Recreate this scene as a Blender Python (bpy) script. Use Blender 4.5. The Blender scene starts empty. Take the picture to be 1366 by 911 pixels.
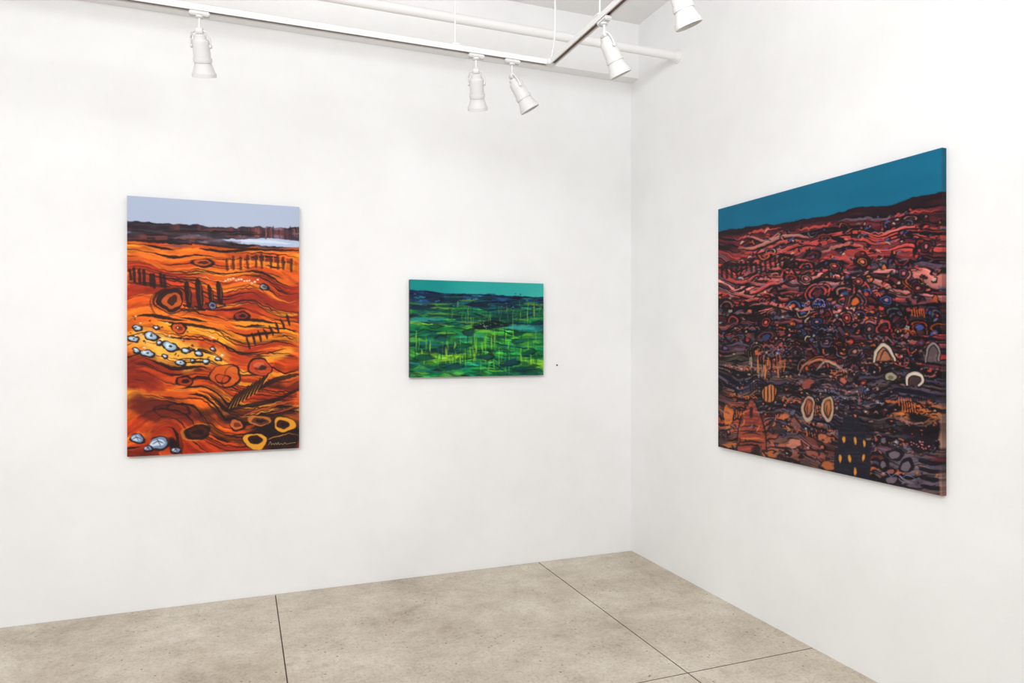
import bpy, bmesh, math, random
import numpy as np
from mathutils import Vector, Matrix

C = bpy.context.scene.collection
bpy.context.scene.view_settings.view_transform = 'Standard'
bpy.context.scene.view_settings.look = 'None'

# ---------------------------------------------------------------- survey of the room (metres)
F, CX, CY, EYE = 940.0, 683.0, 455.5, 1.5          # reference focal length (px of a 1366 wide frame)
YAW = math.atan(362/940.0)
cs, sn = math.cos(YAW), math.sin(YAW)
YB, XR, ZC = 4.409, 2.615, 3.73                    # back wall plane, right wall plane, ceiling
YT, XT, ZT = 3.375, 1.519, 2.945                   # lighting track: back run, right run, height

def ray(px, py):
    a = (px-CX)/F; b = (CY-py)/F
    return Vector((a*cs+sn, -a*sn+cs, b))
def on_y(px, py, y):
    r = ray(px, py); t = y/r.y; return Vector((r.x*t, y, EYE+r.z*t))
def on_x(px, py, x):
    r = ray(px, py); t = x/r.x; return Vector((x, r.y*t, EYE+r.z*t))

# ---------------------------------------------------------------- helpers
def col(r, g, b): return np.array([r, g, b], dtype=float)/255.0
def lin(c):
    c = np.clip(np.asarray(c, dtype=float), 0, 1)
    return np.where(c <= .04045, c/12.92, ((c+.055)/1.055)**2.4)
def L4(r, g, b):
    x = lin(col(r, g, b)); return (float(x[0]), float(x[1]), float(x[2]), 1.0)

def new_mat(name, base=(.8, .8, .8, 1), rough=.5, spec=.5, metal=0):
    m = bpy.data.materials.new(name); m.use_nodes = True
    p = m.node_tree.nodes['Principled BSDF']
    p.inputs['Base Color'].default_value = base
    p.inputs['Roughness'].default_value = rough
    p.inputs['Metallic'].default_value = metal
    p.inputs['Specular IOR Level'].default_value = spec
    return m, m.node_tree, p

def link_obj(name, bm, mat, parent=None, smooth=False):
    me = bpy.data.meshes.new(name)
    bmesh.ops.recalc_face_normals(bm, faces=bm.faces[:])
    if smooth:
        for f in bm.faces: f.smooth = True
    bm.to_mesh(me); bm.free()
    o = bpy.data.objects.new(name, me); C.objects.link(o)
    if mat: me.materials.append(mat)
    if parent: o.parent = parent
    if smooth:
        md = o.modifiers.new('split', 'EDGE_SPLIT'); md.split_angle = math.radians(38)
    return o
def add_box(bm, x0, x1, y0, y1, z0, z1):
    v = [bm.verts.new((x, y, z)) for x in (x0, x1) for y in (y0, y1) for z in (z0, z1)]
    for f in ((0,1,3,2),(4,6,7,5),(0,4,5,1),(2,3,7,6),(0,2,6,4),(1,5,7,3)):
        bm.faces.new([v[i] for i in f])
def frame_of(d):
    d = Vector(d).normalized()
    a = d.cross(Vector((0, 0, 1)))
    if a.length < 1e-4: a = Vector((1, 0, 0))
    a.normalize(); b = d.cross(a)
    return d, a, b
def add_lathe(bm, origin, axis, prof, n=32, caps=True):
    d, a, b = frame_of(axis); o = Vector(origin); rings = []
    for (h, r) in prof:
        rings.append([bm.verts.new(o+d*h+(a*math.cos(2*math.pi*k/n)+b*math.sin(2*math.pi*k/n))*r) for k in range(n)])
    for i in range(len(rings)-1):
        for k in range(n):
            bm.faces.new((rings[i][k], rings[i][(k+1) % n], rings[i+1][(k+1) % n], rings[i+1][k]))
    if caps:
        bm.faces.new(rings[0][::-1]); bm.faces.new(rings[-1])
def add_tube(bm, pts, r, n=12):
    pts = [Vector(p) for p in pts]; rings = []
    for i, p in enumerate(pts):
        d = (pts[min(i+1, len(pts)-1)]-pts[max(i-1, 0)]).normalized()
        a = d.cross(Vector((.31, .2, .93)) if abs(d.z) < .8 else Vector((1, 0, 0))).normalized(); b = d.cross(a)
        rings.append([bm.verts.new(p+(a*math.cos(2*math.pi*k/n)+b*math.sin(2*math.pi*k/n))*r) for k in range(n)])
    for i in range(len(rings)-1):
        for k in range(n):
            bm.faces.new((rings[i][k], rings[i][(k+1) % n], rings[i+1][(k+1) % n], rings[i+1][k]))
    bm.faces.new(rings[0][::-1]); bm.faces.new(rings[-1])
def thing(name, label, cat, loc=(0, 0, 0), group=None):
    o = bpy.data.objects.new(name, None); C.objects.link(o); o.location = loc
    o.empty_display_size = .05
    o['label'] = label; o['category'] = cat
    if group: o['group'] = group
    return o
def struct(name, bm, m):
    o = link_obj(name, bm, m); o['kind'] = 'structure'; return o

# ---------------------------------------------------------------- surface materials
def wall_material(name, base, bump=.1):
    m, nt, p = new_mat(name, base, .7, .25)
    N, K = nt.nodes, nt.links
    tc = N.new('ShaderNodeTexCoord')
    n1 = N.new('ShaderNodeTexNoise'); n1.inputs['Scale'].default_value = 1.7; n1.inputs['Detail'].default_value = 8; n1.inputs['Roughness'].default_value = .66
    cr = N.new('ShaderNodeValToRGB')
    b = np.array(base[:3])
    cr.color_ramp.elements[0].position = .3; cr.color_ramp.elements[0].color = (*(b*np.array([.955, .952, .95])), 1)
    cr.color_ramp.elements[1].position = .6; cr.color_ramp.elements[1].color = (*(np.minimum(b*1.01, .97)), 1)
    n2 = N.new('ShaderNodeTexNoise'); n2.inputs['Scale'].default_value = 90; n2.inputs['Detail'].default_value = 4
    n3 = N.new('ShaderNodeTexNoise'); n3.inputs['Scale'].default_value = 5; n3.inputs['Detail'].default_value = 3
    b3 = N.new('ShaderNodeBump'); b3.inputs['Strength'].default_value = .2; b3.inputs['Distance'].default_value = .012
    bp = N.new('ShaderNodeBump'); bp.inputs['Strength'].default_value = bump; bp.inputs['Distance'].default_value = .004
    for n in (n1, n2, n3): K.new(tc.outputs['Object'], n.inputs['Vector'])
    K.new(n1.outputs['Fac'], cr.inputs['Fac']); K.new(cr.outputs['Color'], p.inputs['Base Color'])
    K.new(n3.outputs['Fac'], b3.inputs['Height']); K.new(b3.outputs['Normal'], bp.inputs['Normal'])
    K.new(n2.outputs['Fac'], bp.inputs['Height']); K.new(bp.outputs['Normal'], p.inputs['Normal'])
    return m
M_wall = wall_material('white_wall_paint', (.85, .848, .846, 1))
M_ceil = wall_material('white_ceiling_paint', (.865, .862, .86, 1))
M_white, _, _ = new_mat('white_enamel', (.76, .755, .745, 1), .4, .4)
M_lamp, _, _ = new_mat('white_lamp_enamel', (.655, .65, .64, 1), .42, .3)
M_pipe, _, _ = new_mat('painted_pipe', (.82, .81, .80, 1), .5, .4)
M_slot, _, _ = new_mat('dark_slot', L4(104, 78, 66), .5, .3)
M_lens, _, _ = new_mat('lamp_lens', (.9, .88, .84, 1), .15, .6)
M_dot, _, _ = new_mat('dark_dot', L4(95, 30, 40), .5, .3)

def concrete():
    m, nt, p = new_mat('polished_concrete', (.4, .35, .3, 1), .42, .45)
    N, K = nt.nodes, nt.links
    tc = N.new('ShaderNodeTexCoord')
    def noise(sc, det, rough=.6, dist=0.0):
        n = N.new('ShaderNodeTexNoise'); n.inputs['Scale'].default_value = sc; n.inputs['Detail'].default_value = det
        n.inputs['Roughness'].default_value = rough; n.inputs['Distortion'].default_value = dist
        K.new(tc.outputs['Object'], n.inputs['Vector']); return n
    def ramp(src, stops):
        r = N.new('ShaderNodeValToRGB'); e = r.color_ramp.elements
        e[0].position, e[0].color = stops[0]; e[1].position, e[1].color = stops[-1]
        for s in stops[1:-1]:
            x = e.new(s[0]); x.color = s[1]
        K.new(src, r.inputs['Fac']); return r
    def mul(a, b, f=1.0):
        x = N.new('ShaderNodeMix'); x.data_type = 'RGBA'; x.blend_type = 'MULTIPLY'; x.inputs[0].default_value = f
        K.new(a, x.inputs[6]); K.new(b, x.inputs[7]); return x.outputs[2]
    big = noise(1.7, 12, .78, .2)
    c1 = ramp(big.outputs['Fac'], [(.33, L4(162, 149, 131)), (.44, L4(188, 176, 158)), (.55, L4(203, 193, 176)), (.67, L4(219, 211, 197))])
    mid = noise(6.0, 13, .86, .1)
    c2 = ramp(mid.outputs['Fac'], [(.36, (.68, .65, .61, 1)), (.48, (1, 1, 1, 1)), (.75, (1.0, 1.0, 1.0, 1))])
    fine = noise(60, 7, .95)
    c3 = ramp(fine.outputs['Fac'], [(.39, (.46, .42, .38, 1)), (.48, (1, 1, 1, 1)), (.72, (1, 1, 1, 1))])
    vo = N.new('ShaderNodeTexVoronoi'); vo.inputs['Scale'].default_value = 22; K.new(tc.outputs['Object'], vo.inputs['Vector'])
    c4 = ramp(vo.outputs['Distance'], [(.09, (.28, .24, .20, 1)), (.15, (1, 1, 1, 1))])
    pat = noise(3.2, 5, .65); c5 = ramp(pat.outputs['Fac'], [(.46, (0, 0, 0, 1)), (.55, (1, 1, 1, 1))])
    base = mul(mul(c1.outputs[0], c2.outputs[0], .85), c3.outputs[0], .85)
    sp = mul(base, c4.outputs[0], .85)
    mx = N.new('ShaderNodeMix'); mx.data_type = 'RGBA'; K.new(c5.outputs[0], mx.inputs[0]); K.new(base, mx.inputs[6]); K.new(sp, mx.inputs[7])
    K.new(mx.outputs[2], p.inputs['Base Color'])
    rr = ramp(mid.outputs['Fac'], [(.3, (.30, .30, .30, 1)), (.7, (.50, .50, .50, 1))])
    K.new(rr.outputs[0], p.inputs['Roughness'])
    bp = N.new('ShaderNodeBump'); bp.inputs['Strength'].default_value = .15; bp.inputs['Distance'].default_value = .004
    K.new(fine.outputs['Fac'], bp.inputs['Height']); K.new(bp.outputs['Normal'], p.inputs['Normal'])
    return m
M_conc = concrete()
M_joint, _, _ = new_mat('joint_dirt', L4(112, 98, 86), .9, .1)

# ---------------------------------------------------------------- room shell
XL, YF = -4.95, -2.45
bm = bmesh.new(); add_box(bm, XL, XR+.15, YB, YB+.15, -.05, ZC); struct('wall_back', bm, M_wall)
bm = bmesh.new(); add_box(bm, XR, XR+.15, YF, YB, -.05, ZC); struct('wall_right', bm, M_wall)
bm = bmesh.new(); add_box(bm, XL, XR+.15, YF, YB+.15, ZC, ZC+.1); struct('ceiling', bm, M_ceil)
bm = bmesh.new(); add_box(bm, XL, XR, YB-.10, YB, 3.35, ZC); struct('trim_1', bm, M_ceil)     # soffit along the back wall

bm = bmesh.new(); P = 1.7; g = .0028; XJ = 1.888; YJ = 2.69
xs = [XL, XJ-3*P, XJ-2*P, XJ-P, XJ, XR]; xs = [XL, XJ-3*P, XJ-2*P, .192, XJ, XR]
ys = [YF, YJ-2*P, YJ-P, YJ, YB]
for i in range(len(xs)-1):
    for j in range(len(ys)-1):
        add_box(bm, xs[i]+(g if i else 0), xs[i+1]-(g if i < len(xs)-2 else 0), ys[j]+(g if j else 0), ys[j+1]-(g if j < len(ys)-2 else 0.002), -.008, 0)
nslab = len(bm.faces)
add_box(bm, XL, XR, YF, YB, -.05, -.0082)
fl = struct('floor', bm, M_conc); fl.data.materials.append(M_joint)
for p in fl.data.polygons:
    if p.index >= nslab or abs(p.normal.z) < .5: p.material_index = 1

# ---------------------------------------------------------------- paint engine: colours laid on a canvas grid
def homog(src, dst):
    A = []; B = []
    for (x, y), (u, v) in zip(src, dst):
        A.append([x, y, 1, 0, 0, 0, -u*x, -u*y]); B.append(u)
        A.append([0, 0, 0, x, y, 1, -v*x, -v*y]); B.append(v)
    h = np.linalg.solve(np.array(A, float), np.array(B, float))
    return np.append(h, 1).reshape(3, 3)
def samp(gd, x, y):
    h, w = gd.shape
    xi = np.floor(x).astype(int); yi = np.floor(y).astype(int)
    fx = x-xi; fy = y-yi; fx = fx*fx*(3-2*fx); fy = fy*fy*(3-2*fy)
    x0 = xi % w; x1 = (xi+1) % w; y0 = yi % h; y1 = (yi+1) % h
    return (gd[y0, x0]*(1-fx)+gd[y0, x1]*fx)*(1-fy)+(gd[y1, x0]*(1-fx)+gd[y1, x1]*fx)*fy
def curve(pts, sub=5):
    pts = [np.array(p, float) for p in pts]
    if len(pts) < 3: return pts
    out = []
    for i in range(len(pts)-1):
        p0 = pts[max(i-1, 0)]; p1 = pts[i]; p2 = pts[i+1]; p3 = pts[min(i+2, len(pts)-1)]
        for k in range(sub):
            t = k/sub
            out.append(.5*(2*p1+(p2-p0)*t+(2*p0-5*p1+4*p2-p3)*t*t+(3*p1-p0-3*p2+p3)*t**3))
    out.append(pts[-1]); return out
def mixc(a, b, t): return a*(1-t[..., None])+b*t[..., None]
class Art:
    def __init__(s, quad, W, H, seed):
        s.W, s.H = W, H; s.r = np.random.default_rng(seed)
        s.M = homog(quad, [(0, 0), (W-1, 0), (W-1, H-1), (0, H-1)]); Mi = np.linalg.inv(s.M)
        j, i = np.meshgrid(np.arange(W, dtype=float), np.arange(H, dtype=float)); s.J, s.I = j, i
        q = [Mi[k, 0]*j+Mi[k, 1]*i+Mi[k, 2] for k in range(3)]
        s.X = q[0]/q[2]; s.Y = q[1]/q[2]; s.u = j/(W-1); s.v = i/(H-1)
        s.img = np.zeros((H, W, 3))
    def noise(s, nx, ny, octv=1, x=None, y=None):
        x = s.u if x is None else x; y = s.v if y is None else y
        t = 0; a = 1; tot = 0
        for o in range(octv):
            gd = s.r.random((61, 67)); off = s.r.random(2)*60
            t = t+a*samp(gd, x*nx*2**o+off[0], y*ny*2**o+off[1]); tot += a; a *= .5
        return t/tot
    def box(s, x0, y0, x1, y1):
        us = []; vs = []
        for x, y in ((x0, y0), (x1, y0), (x1, y1), (x0, y1)):
            q = s.M@np.array([x, y, 1.0]); us.append(q[0]/q[2]); vs.append(q[1]/q[2])
        a, b = max(0, int(min(us))-1), min(s.W, int(max(us))+3); c, d = max(0, int(min(vs))-1), min(s.H, int(max(vs))+3)
        if a >= b or c >= d: return None
        return (slice(c, d), slice(a, b))
    def comp(s, sl, a, c):
        a = a[..., None]; s.img[sl] = s.img[sl]*(1-a)+np.asarray(c)*a
    def full(s, a, c): s.comp((slice(None), slice(None)), np.clip(a, 0, 1), c)
    def ell(s, cx, cy, rx, ry, c, rot=0, a=1, soft=.9, wob=.0, ring=None, arc=None):
        R = max(rx, ry)*(1+wob)+3+(ring or 0); sl = s.box(cx-R, cy-R, cx+R, cy+R)
        if sl is None: return
        x = s.X[sl]-cx; y = s.Y[sl]-cy; t = math.radians(rot)
        xx = x*math.cos(t)+y*math.sin(t); yy = -x*math.sin(t)+y*math.cos(t)
        th = np.arctan2(yy/ry, xx/rx); k = 1+wob*(np.sin(2*th+cx)+.6*np.sin(3*th+cy)+.4*np.sin(5*th+cx*cy))
        sd = (np.sqrt((xx/rx)**2+(yy/ry)**2)-k)*min(rx, ry)
        if ring: sd = np.abs(sd)-ring/2*(1+.45*np.sin(th+cx*1.7)+.25*np.sin(3*th+cy))
        al = np.clip(.5-sd/soft, 0, 1)*a
        if arc: al = al*np.clip((np.cos(th-math.radians(arc[0]))-math.cos(math.radians(arc[1])))*6, 0, 1)
        s.comp(sl, al, c)
    def line(s, pts, w, c, a=1, tap=.35, soft=.9, sub=5):
        Q = curve(pts, sub); q = np.array(Q); pad = w+2
        sl = s.box(q[:, 0].min()-pad, q[:, 1].min()-pad, q[:, 0].max()+pad, q[:, 1].max()+pad)
        if sl is None: return
        X = s.X[sl]; Y = s.Y[sl]; A = np.zeros_like(X); n = len(Q)
        for k in range(n-1):
            wk = w*(tap+(1-tap)*math.sin(math.pi*(k+.5)/(n-1)))
            p, d = q[k], q[k+1]-q[k]; dd = d@d+1e-9
            t = np.clip(((X-p[0])*d[0]+(Y-p[1])*d[1])/dd, 0, 1)
            D = np.hypot(X-p[0]-d[0]*t, Y-p[1]-d[1]*t)
            A = np.maximum(A, np.clip(.5-(D-wk/2)/soft, 0, 1))
        s.comp(sl, A*a, c)
    def poly(s, pts, c, a=1, soft=1.2, smooth=True):
        q = np.array(curve(list(pts)+[pts[0]], 4) if smooth else list(pts)+[pts[0]], float)
        sl = s.box(q[:, 0].min()-3, q[:, 1].min()-3, q[:, 0].max()+3, q[:, 1].max()+3)
        if sl is None: return
        X = s.X[sl]; Y = s.Y[sl]; ins = np.zeros(X.shape, bool); D = np.full(X.shape, 1e9)
        for k in range(len(q)-1):
            p, r = q[k], q[k+1]; d = r-p; dd = d@d+1e-9
            if abs(d[1]) > 1e-9:
                ins ^= ((p[1] > Y) != (r[1] > Y)) & (X < d[0]*(Y-p[1])/d[1]+p[0])
            t = np.clip(((X-p[0])*d[0]+(Y-p[1])*d[1])/dd, 0, 1)
            D = np.minimum(D, np.hypot(X-p[0]-d[0]*t, Y-p[1]-d[1]*t))
        s.comp(sl, np.clip(.5+np.where(ins, D, -D)/soft, 0, 1)*a, c)
    def below(s, pts):
        p = np.array(pts, float); return s.Y-np.interp(s.X, p[:, 0], p[:, 1])
    def wash(s, cx, cy, rx, ry, c, a, rot=0, m=1, rough=1.4):
        t = math.radians(rot); x = s.X-cx; y = s.Y-cy
        xx = (x*math.cos(t)+y*math.sin(t))/rx; yy = (-x*math.sin(t)+y*math.cos(t))/ry
        s.full(m*np.clip(1.7-1.7*np.hypot(xx, yy)+(s.noise(9, 16, 3)-.5)*rough*1.6, 0, 1)*a, np.asarray(c)*(.9+.2*s.noise(22, 60, 2))[..., None])
    def strata(s, Fv, th, pairs, shade=.25, mask=None):
        edges = np.concatenate([[-1e3], np.cumsum(th)]); n = len(pairs)
        idx = np.clip(np.searchsorted(edges, Fv)-1, 0, len(edges)-2)
        e0 = edges[idx]; e1 = edges[idx+1]; fr = np.clip((Fv-e0)/(e1-e0), 0, 1)
        gd = s.r.random((31, 37)); t = samp(gd, s.u*3.2+idx*7.31, idx*1.0+fr*.5)
        t = np.clip((t-.3)/.4, 0, 1)
        A = np.array([p[0] for p in pairs]); B = np.array([p[1] for p in pairs])
        cc = A[idx % n]*(1-t[..., None])+B[idx % n]*t[..., None]
        cc = cc*(1+shade*(.5-fr)[..., None])
        s.full(np.ones_like(Fv) if mask is None else mask, np.clip(cc, 0, 1))
    def contours(s, Fv, th, c, lw=1., gap=.4, mask=1, fx=7):
        edges = np.concatenate([[-1e3], np.cumsum(th)])
        idx = np.clip(np.searchsorted(edges, Fv)-1, 0, len(edges)-2); e0 = edges[idx]; e1 = edges[idx+1]
        near = np.where(Fv-e0 < e1-Fv, idx, idx+1)
        d = np.minimum(Fv-e0, e1-Fv); wn = lw*(samp(s.r.random((61, 67)), s.u*fx+near*3.7, near*1.0)-gap)*2.4
        s.full(np.clip(.5-(d-wn)/.8, 0, 1)*mask*np.clip(wn*2+.3, 0, 1), c)
    def streak(s, Fv, fx, fy, amt, mask=1):
        t = s.noise(fx, 1, 2, s.u, Fv*fy)-.5
        s.img = np.clip(s.img*(1+amt*2*t*mask)[..., None], 0, 1)
    def flow(s, i, j, ln, step=4):
        gy, gx = s.grad; pts = []; x, y = float(j), float(i); d = 0
        while d < ln:
            ii, jj = int(round(y)), int(round(x))
            if not (0 <= ii < s.H and 0 <= jj < s.W): break
            pts.append((s.X[ii, jj], s.Y[ii, jj]))
            dx, dy = gy[ii, jj], -gx[ii, jj]
            if dx < 0: dx, dy = -dx, -dy
            m = math.hypot(dx, dy)+1e-6; x += dx/m*step; y += dy/m*step; d += step
        return pts[::2]
    def setflow(s, Fl): s.grad = np.gradient(Fl)
    def brushes(s, n, ln, w, jit, al, mask=None, rnd=random):
        gy, gx = s.grad
        for _ in range(n):
            i = rnd.randrange(s.H); j = rnd.randrange(s.W)
            if mask is not None and mask[i, j] < .5: continue
            dx, dy = gy[i, j], -gx[i, j]
            if dx < 0: dx, dy = -dx, -dy
            m = math.hypot(dx, dy)+1e-6; dx /= m; dy /= m
            l = ln*rnd.uniform(.4, 1.3); x, y = s.X[i, j], s.Y[i, j]; b = rnd.uniform(-.15, .15)*l
            k = 1+rnd.uniform(-jit, jit); sh = np.array([rnd.uniform(-.04, .04) for _ in range(3)])
            s.line([(x-dx*l/2, y-dy*l/2), (x-dy*b, y+dx*b), (x+dx*l/2, y+dy*l/2)], w*rnd.uniform(.6, 1.4), np.clip(s.img[i, j]*k+sh*jit*2, 0, 1), al, .3, .8, 3)
    def ripple(s, amp, f):
        dx = (s.noise(f, f*s.H/s.W)-.5)*2*amp; dy = (s.noise(f, f*s.H/s.W)-.5)*2*amp
        x = np.clip(s.J+dx, 0, s.W-1.001); y = np.clip(s.I+dy, 0, s.H-1.001)
        x0 = x.astype(int); y0 = y.astype(int); fx = (x-x0)[..., None]; fy = (y-y0)[..., None]
        im = s.img
        s.img = (im[y0, x0]*(1-fx)+im[y0, x0+1]*fx)*(1-fy)+(im[y0+1, x0]*(1-fx)+im[y0+1, x0+1]*fx)*fy
    def grade(s, gain, gamma, sat, mask=1):
        im = np.clip(s.img*gain, 0, 1)**gamma; g = im.mean(-1, keepdims=True); im = np.clip(g+(im-g)*sat, 0, 1)
        m = np.asarray(mask)*np.ones_like(s.u); s.img = mixc(s.img, im, m)

# ---------------- the orange landscape
Q1 = [(170, 261), (399, 276), (399, 599), (169, 608)]
A = Art(Q1, 400, 600, 11); rnd = random.Random(5)
SKY = col(166, 178, 202); BLK = col(36, 22, 22); ORG = col(222, 96, 22); RED = col(158, 44, 22); YEL = col(240, 152, 40); BRN = col(104, 36, 22)
DOR = col(198, 68, 22); LOR = col(234, 116, 28)
hill = [(165, 295), (200, 296), (235, 299), (262, 300), (300, 304), (340, 302), (370, 304), (402, 303)]
Fh = A.below(hill)
warp = (A.noise(2.0, 2.6)-.5)*70+(A.noise(4.5, 6)-.5)*30
env = np.clip((Fh-20)/50, 0.12, 1)
Fl = Fh-24+warp*env; Fv = Fl+(A.noise(11, 13)-.5)*7*env
A.setflow(Fl)
th = [5, 8, 10, 9]+[rnd.uniform(9, 20) for _ in range(32)]
base = [(DOR, ORG), (LOR, DOR), (ORG, RED), (DOR, LOR), (RED, DOR), (YEL, LOR), (RED, BRN), (LOR, ORG), (DOR, RED), (RED, ORG), (ORG, YEL), (RED, DOR)]
pal = [base[(k*5+k//7) % len(base)] for k in range(36)]
A.strata(Fv, th, pal, .2)
W1 = [(225, 338, 70, 12, col(222, 102, 30), .8), (340, 342, 70, 10, col(186, 64, 28), .7), (350, 405, 66, 22, col(148, 42, 26), .95), (200, 372, 50, 16, col(166, 50, 26), .9),
      (300, 372, 50, 12, col(210, 86, 30), .7), (225, 420, 50, 10, col(222, 100, 32), .7), (350, 440, 55, 16, col(220, 112, 36), .7), (300, 430, 40, 10, col(224, 102, 30), .7),
      (228, 466, 84, 24, col(240, 164, 52), .98, 14), (372, 470, 40, 12, col(236, 146, 44), .8, -16), (330, 460, 26, 10, col(168, 52, 28), .8), (190, 502, 34, 22, col(140, 40, 24), .98, 20), (330, 492, 40, 16, col(190, 68, 32), .7),
      (262, 518, 60, 10, col(220, 108, 36), .8, 14), (212, 545, 66, 22, col(102, 34, 26), .95, 12), (300, 533, 26, 22, col(226, 126, 38), .9, -40), (365, 528, 48, 20, col(78, 32, 26), .9, -22),
      (240, 540, 36, 5, col(206, 94, 30), .7, 14), (200, 525, 40, 4, col(212, 96, 32), .6, 16), (290, 560, 50, 10, col(132, 42, 26), .85, 6), (220, 572, 70, 9, col(160, 48, 26), .8), (240, 596, 90, 12, col(156, 40, 22), .95), (310, 586, 36, 9, col(196, 78, 28), .8)]
for a in W1: A.wash(*a)
A.streak(Fv, 11, .3, .22); A.streak(Fv, 36, .8, .1)
A.brushes(400, 26, 3.6, .18, .6, None, rnd)
for k in range(60):                                          # broad flowing ribbons
    i = rnd.randrange(130, 590); j = rnd.randrange(0, 330); pts = A.flow(i, j, rnd.uniform(90, 300))
    if len(pts) < 4: continue
    cen = A.img[i, j]; w = rnd.uniform(4, 11); low = A.Y[i, j] > 500
    c = rnd.choice([cen*1.15, cen*.6, RED, BRN, BRN, DOR]) if low else rnd.choice([cen*1.15, cen*.7, RED, RED, LOR, DOR, ORG, YEL])
    if rnd.random() < .55: A.line([(x, y+w*.46) for x, y in pts], w*.38, BLK, .8, .05, .9, 3)
    A.line(pts, w, np.clip(c, 0, 1), .82, .1, 1.3, 3)
    if rnd.random() < .3: A.line([(x, y-w*.2) for x, y in pts], 1.3, np.clip(c*1.3, 0, 1), .6, .1, 1, 3)
A.wash(352, 404, 58, 15, col(144, 42, 26), .75); A.wash(190, 502, 30, 16, col(136, 40, 24), .8, 18); A.wash(205, 372, 36, 8, col(162, 48, 26), .6); A.wash(215, 546, 60, 17, col(98, 34, 26), .7, 12)
A.wash(230, 466, 80, 21, col(243, 174, 64), 1.0, 14, 1, 1.0); A.wash(205, 452, 40, 12, col(246, 188, 90), .7, 12); A.wash(368, 474, 36, 8, col(240, 156, 52), .8, -16)
A.wash(374, 580, 54, 30, col(38, 25, 26), 1.0, 0, 1, 1.2); A.wash(340, 553, 64, 14, col(52, 28, 27), .9, -8); A.wash(285, 548, 30, 8, col(60, 30, 26), .7, -14)
A.contours(Fv, th, BLK, 1.2, .48)
for k in range(74):                                          # fine drawn lines
    i = rnd.randrange(120, 590); j = rnd.randrange(0, 340); pts = A.flow(i, j, rnd.uniform(50, 260))
    if len(pts) > 3: A.line([(x+rnd.uniform(-.6, .6), y+rnd.uniform(-1, 1)) for x, y in pts], rnd.uniform(.8, 1.8), BLK if rnd.random() < .82 else col(246, 166, 60), .88, .1, .75, 3)
for k in range(16):
    i = rnd.randrange(240, 570); j = rnd.randrange(0, 300); pts = A.flow(i, j, rnd.uniform(50, 170))
    if len(pts) > 3: A.line(pts, rnd.uniform(3, 5), BLK, .92, .05, 1, 3)
# dark rows of posts
for k in range(10):
    x = 302+k*9.6+rnd.uniform(-1.5, 1.5); y = 354-5*math.sin(k*.33); A.line([(x, y-8+rnd.uniform(-2, 2)), (x+.6, y+7+rnd.uniform(-2, 2))], 3.2, col(66, 32, 24), .8, .5, 1.6); A.line([(x+3.8, y-7), (x+4, y+6)], 1.6, col(236, 140, 44), .6)
for k in range(8):
    x = 173+k*6.6+rnd.uniform(-1.5, 1.5); y = 366+k*1.4; A.line([(x, y-7+rnd.uniform(-3, 3)), (x+1.5, y+8+rnd.uniform(-3, 2))], 4.2, BLK, .85, .4, 1.3)
A.line([(172, 376), (200, 379), (226, 382)], 4, BLK, .7, .3, 1.5)
for (x, y0, y1, w) in [(250, 377, 408, 9), (265, 374, 411, 10), (280, 381, 406, 7), (292, 377, 404, 8)]:
    A.line([(x-2, y0), (x+1, (y0+y1)/2), (x+2, y1)], w, BLK, .93, .5, 1.3); A.line([(x-5, y1-2), (x+7, y1+2)], 3.4, BLK, .8); A.line([(x+2, y0+6), (x+3, y1-6)], 1.2, col(150, 70, 36), .7)
A.line([(242, 411), (268, 413), (300, 408)], 2.6, BLK, .85)
for k in range(8):
    t = k/7; x = 328+t*54; y = 458-t*30; A.line([(x, y-8+rnd.uniform(-2, 2)), (x+3, y), (x+5, y+7)], 3.4, BLK, .85, .3, 1.2)
for k in range(9):
    x = 306+k*5.4; y = 538-k*3.4
    A.line([(x-5, y+11), (x+1, y), (x+9, y-13)], 3.6, BLK, .92, .3, 1.2); A.line([(x-2, y+10), (x+3, y), (x+11, y-12)], 1.7, col(222, 146, 42), .9, .3)
A.line([(345, 520), (365, 508), (399, 500)], 7, BLK, .85, .3, 1.6); A.line([(300, 548), (330, 541), (365, 535), (399, 520)], 6, BLK, .85, .3, 1.6); A.line([(330, 560), (360, 552), (399, 545)], 6, BLK, .8, .3, 1.6)
A.line([(322, 556), (350, 546), (399, 533)], 2.2, col(206, 84, 30), .8, .2); A.line([(355, 553), (380, 548), (399, 541)], 2, col(190, 66, 28), .8, .2)
# rings and stones
def eye(cx, cy, rx, ry, fill, rim=BLK, w=3, pupil=None, rot=0):
    A.ell(cx, cy, rx, ry, fill, rot, .85, 1.4, .09); A.ell(cx, cy, rx, ry, rim, rot, .92, 1, .09, ring=w)
    if pupil is not None: A.ell(cx+.1*rx, cy, rx*.45, ry*.45, pupil, rot, .95, 1, .16)
eye(228, 400, 14, 14, col(180, 80, 32), BLK, 5, col(60, 28, 24)); A.ell(228, 400, 20, 18, BLK, 0, .8, 1, .1, ring=2.0); A.ell(228, 402, 25, 22, BLK, 0, .5, 1, .1, ring=1.3, arc=(120, 110))
eye(270, 350, 14, 5, col(190, 80, 30), BLK, 1.8, col(66, 30, 24)); eye(238, 437, 10, 7, DOR, BLK, 1.8, BRN)
eye(283, 407, 5, 5, col(120, 130, 165), BLK, 1.6, col(40, 40, 60)); eye(352, 383, 5.5, 4, col(140, 150, 176), BLK, 1.8, col(60, 60, 80))
eye(322, 421, 9, 6, col(130, 46, 30), BLK, 2.2, BLK)
for k in range(13): A.ell(300+k*3.6, 374-1.5*math.sin(k*.5)+rnd.uniform(-2, 2), 1.5, 1.1, col(240, 220, 200), 0, .9)
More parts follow.
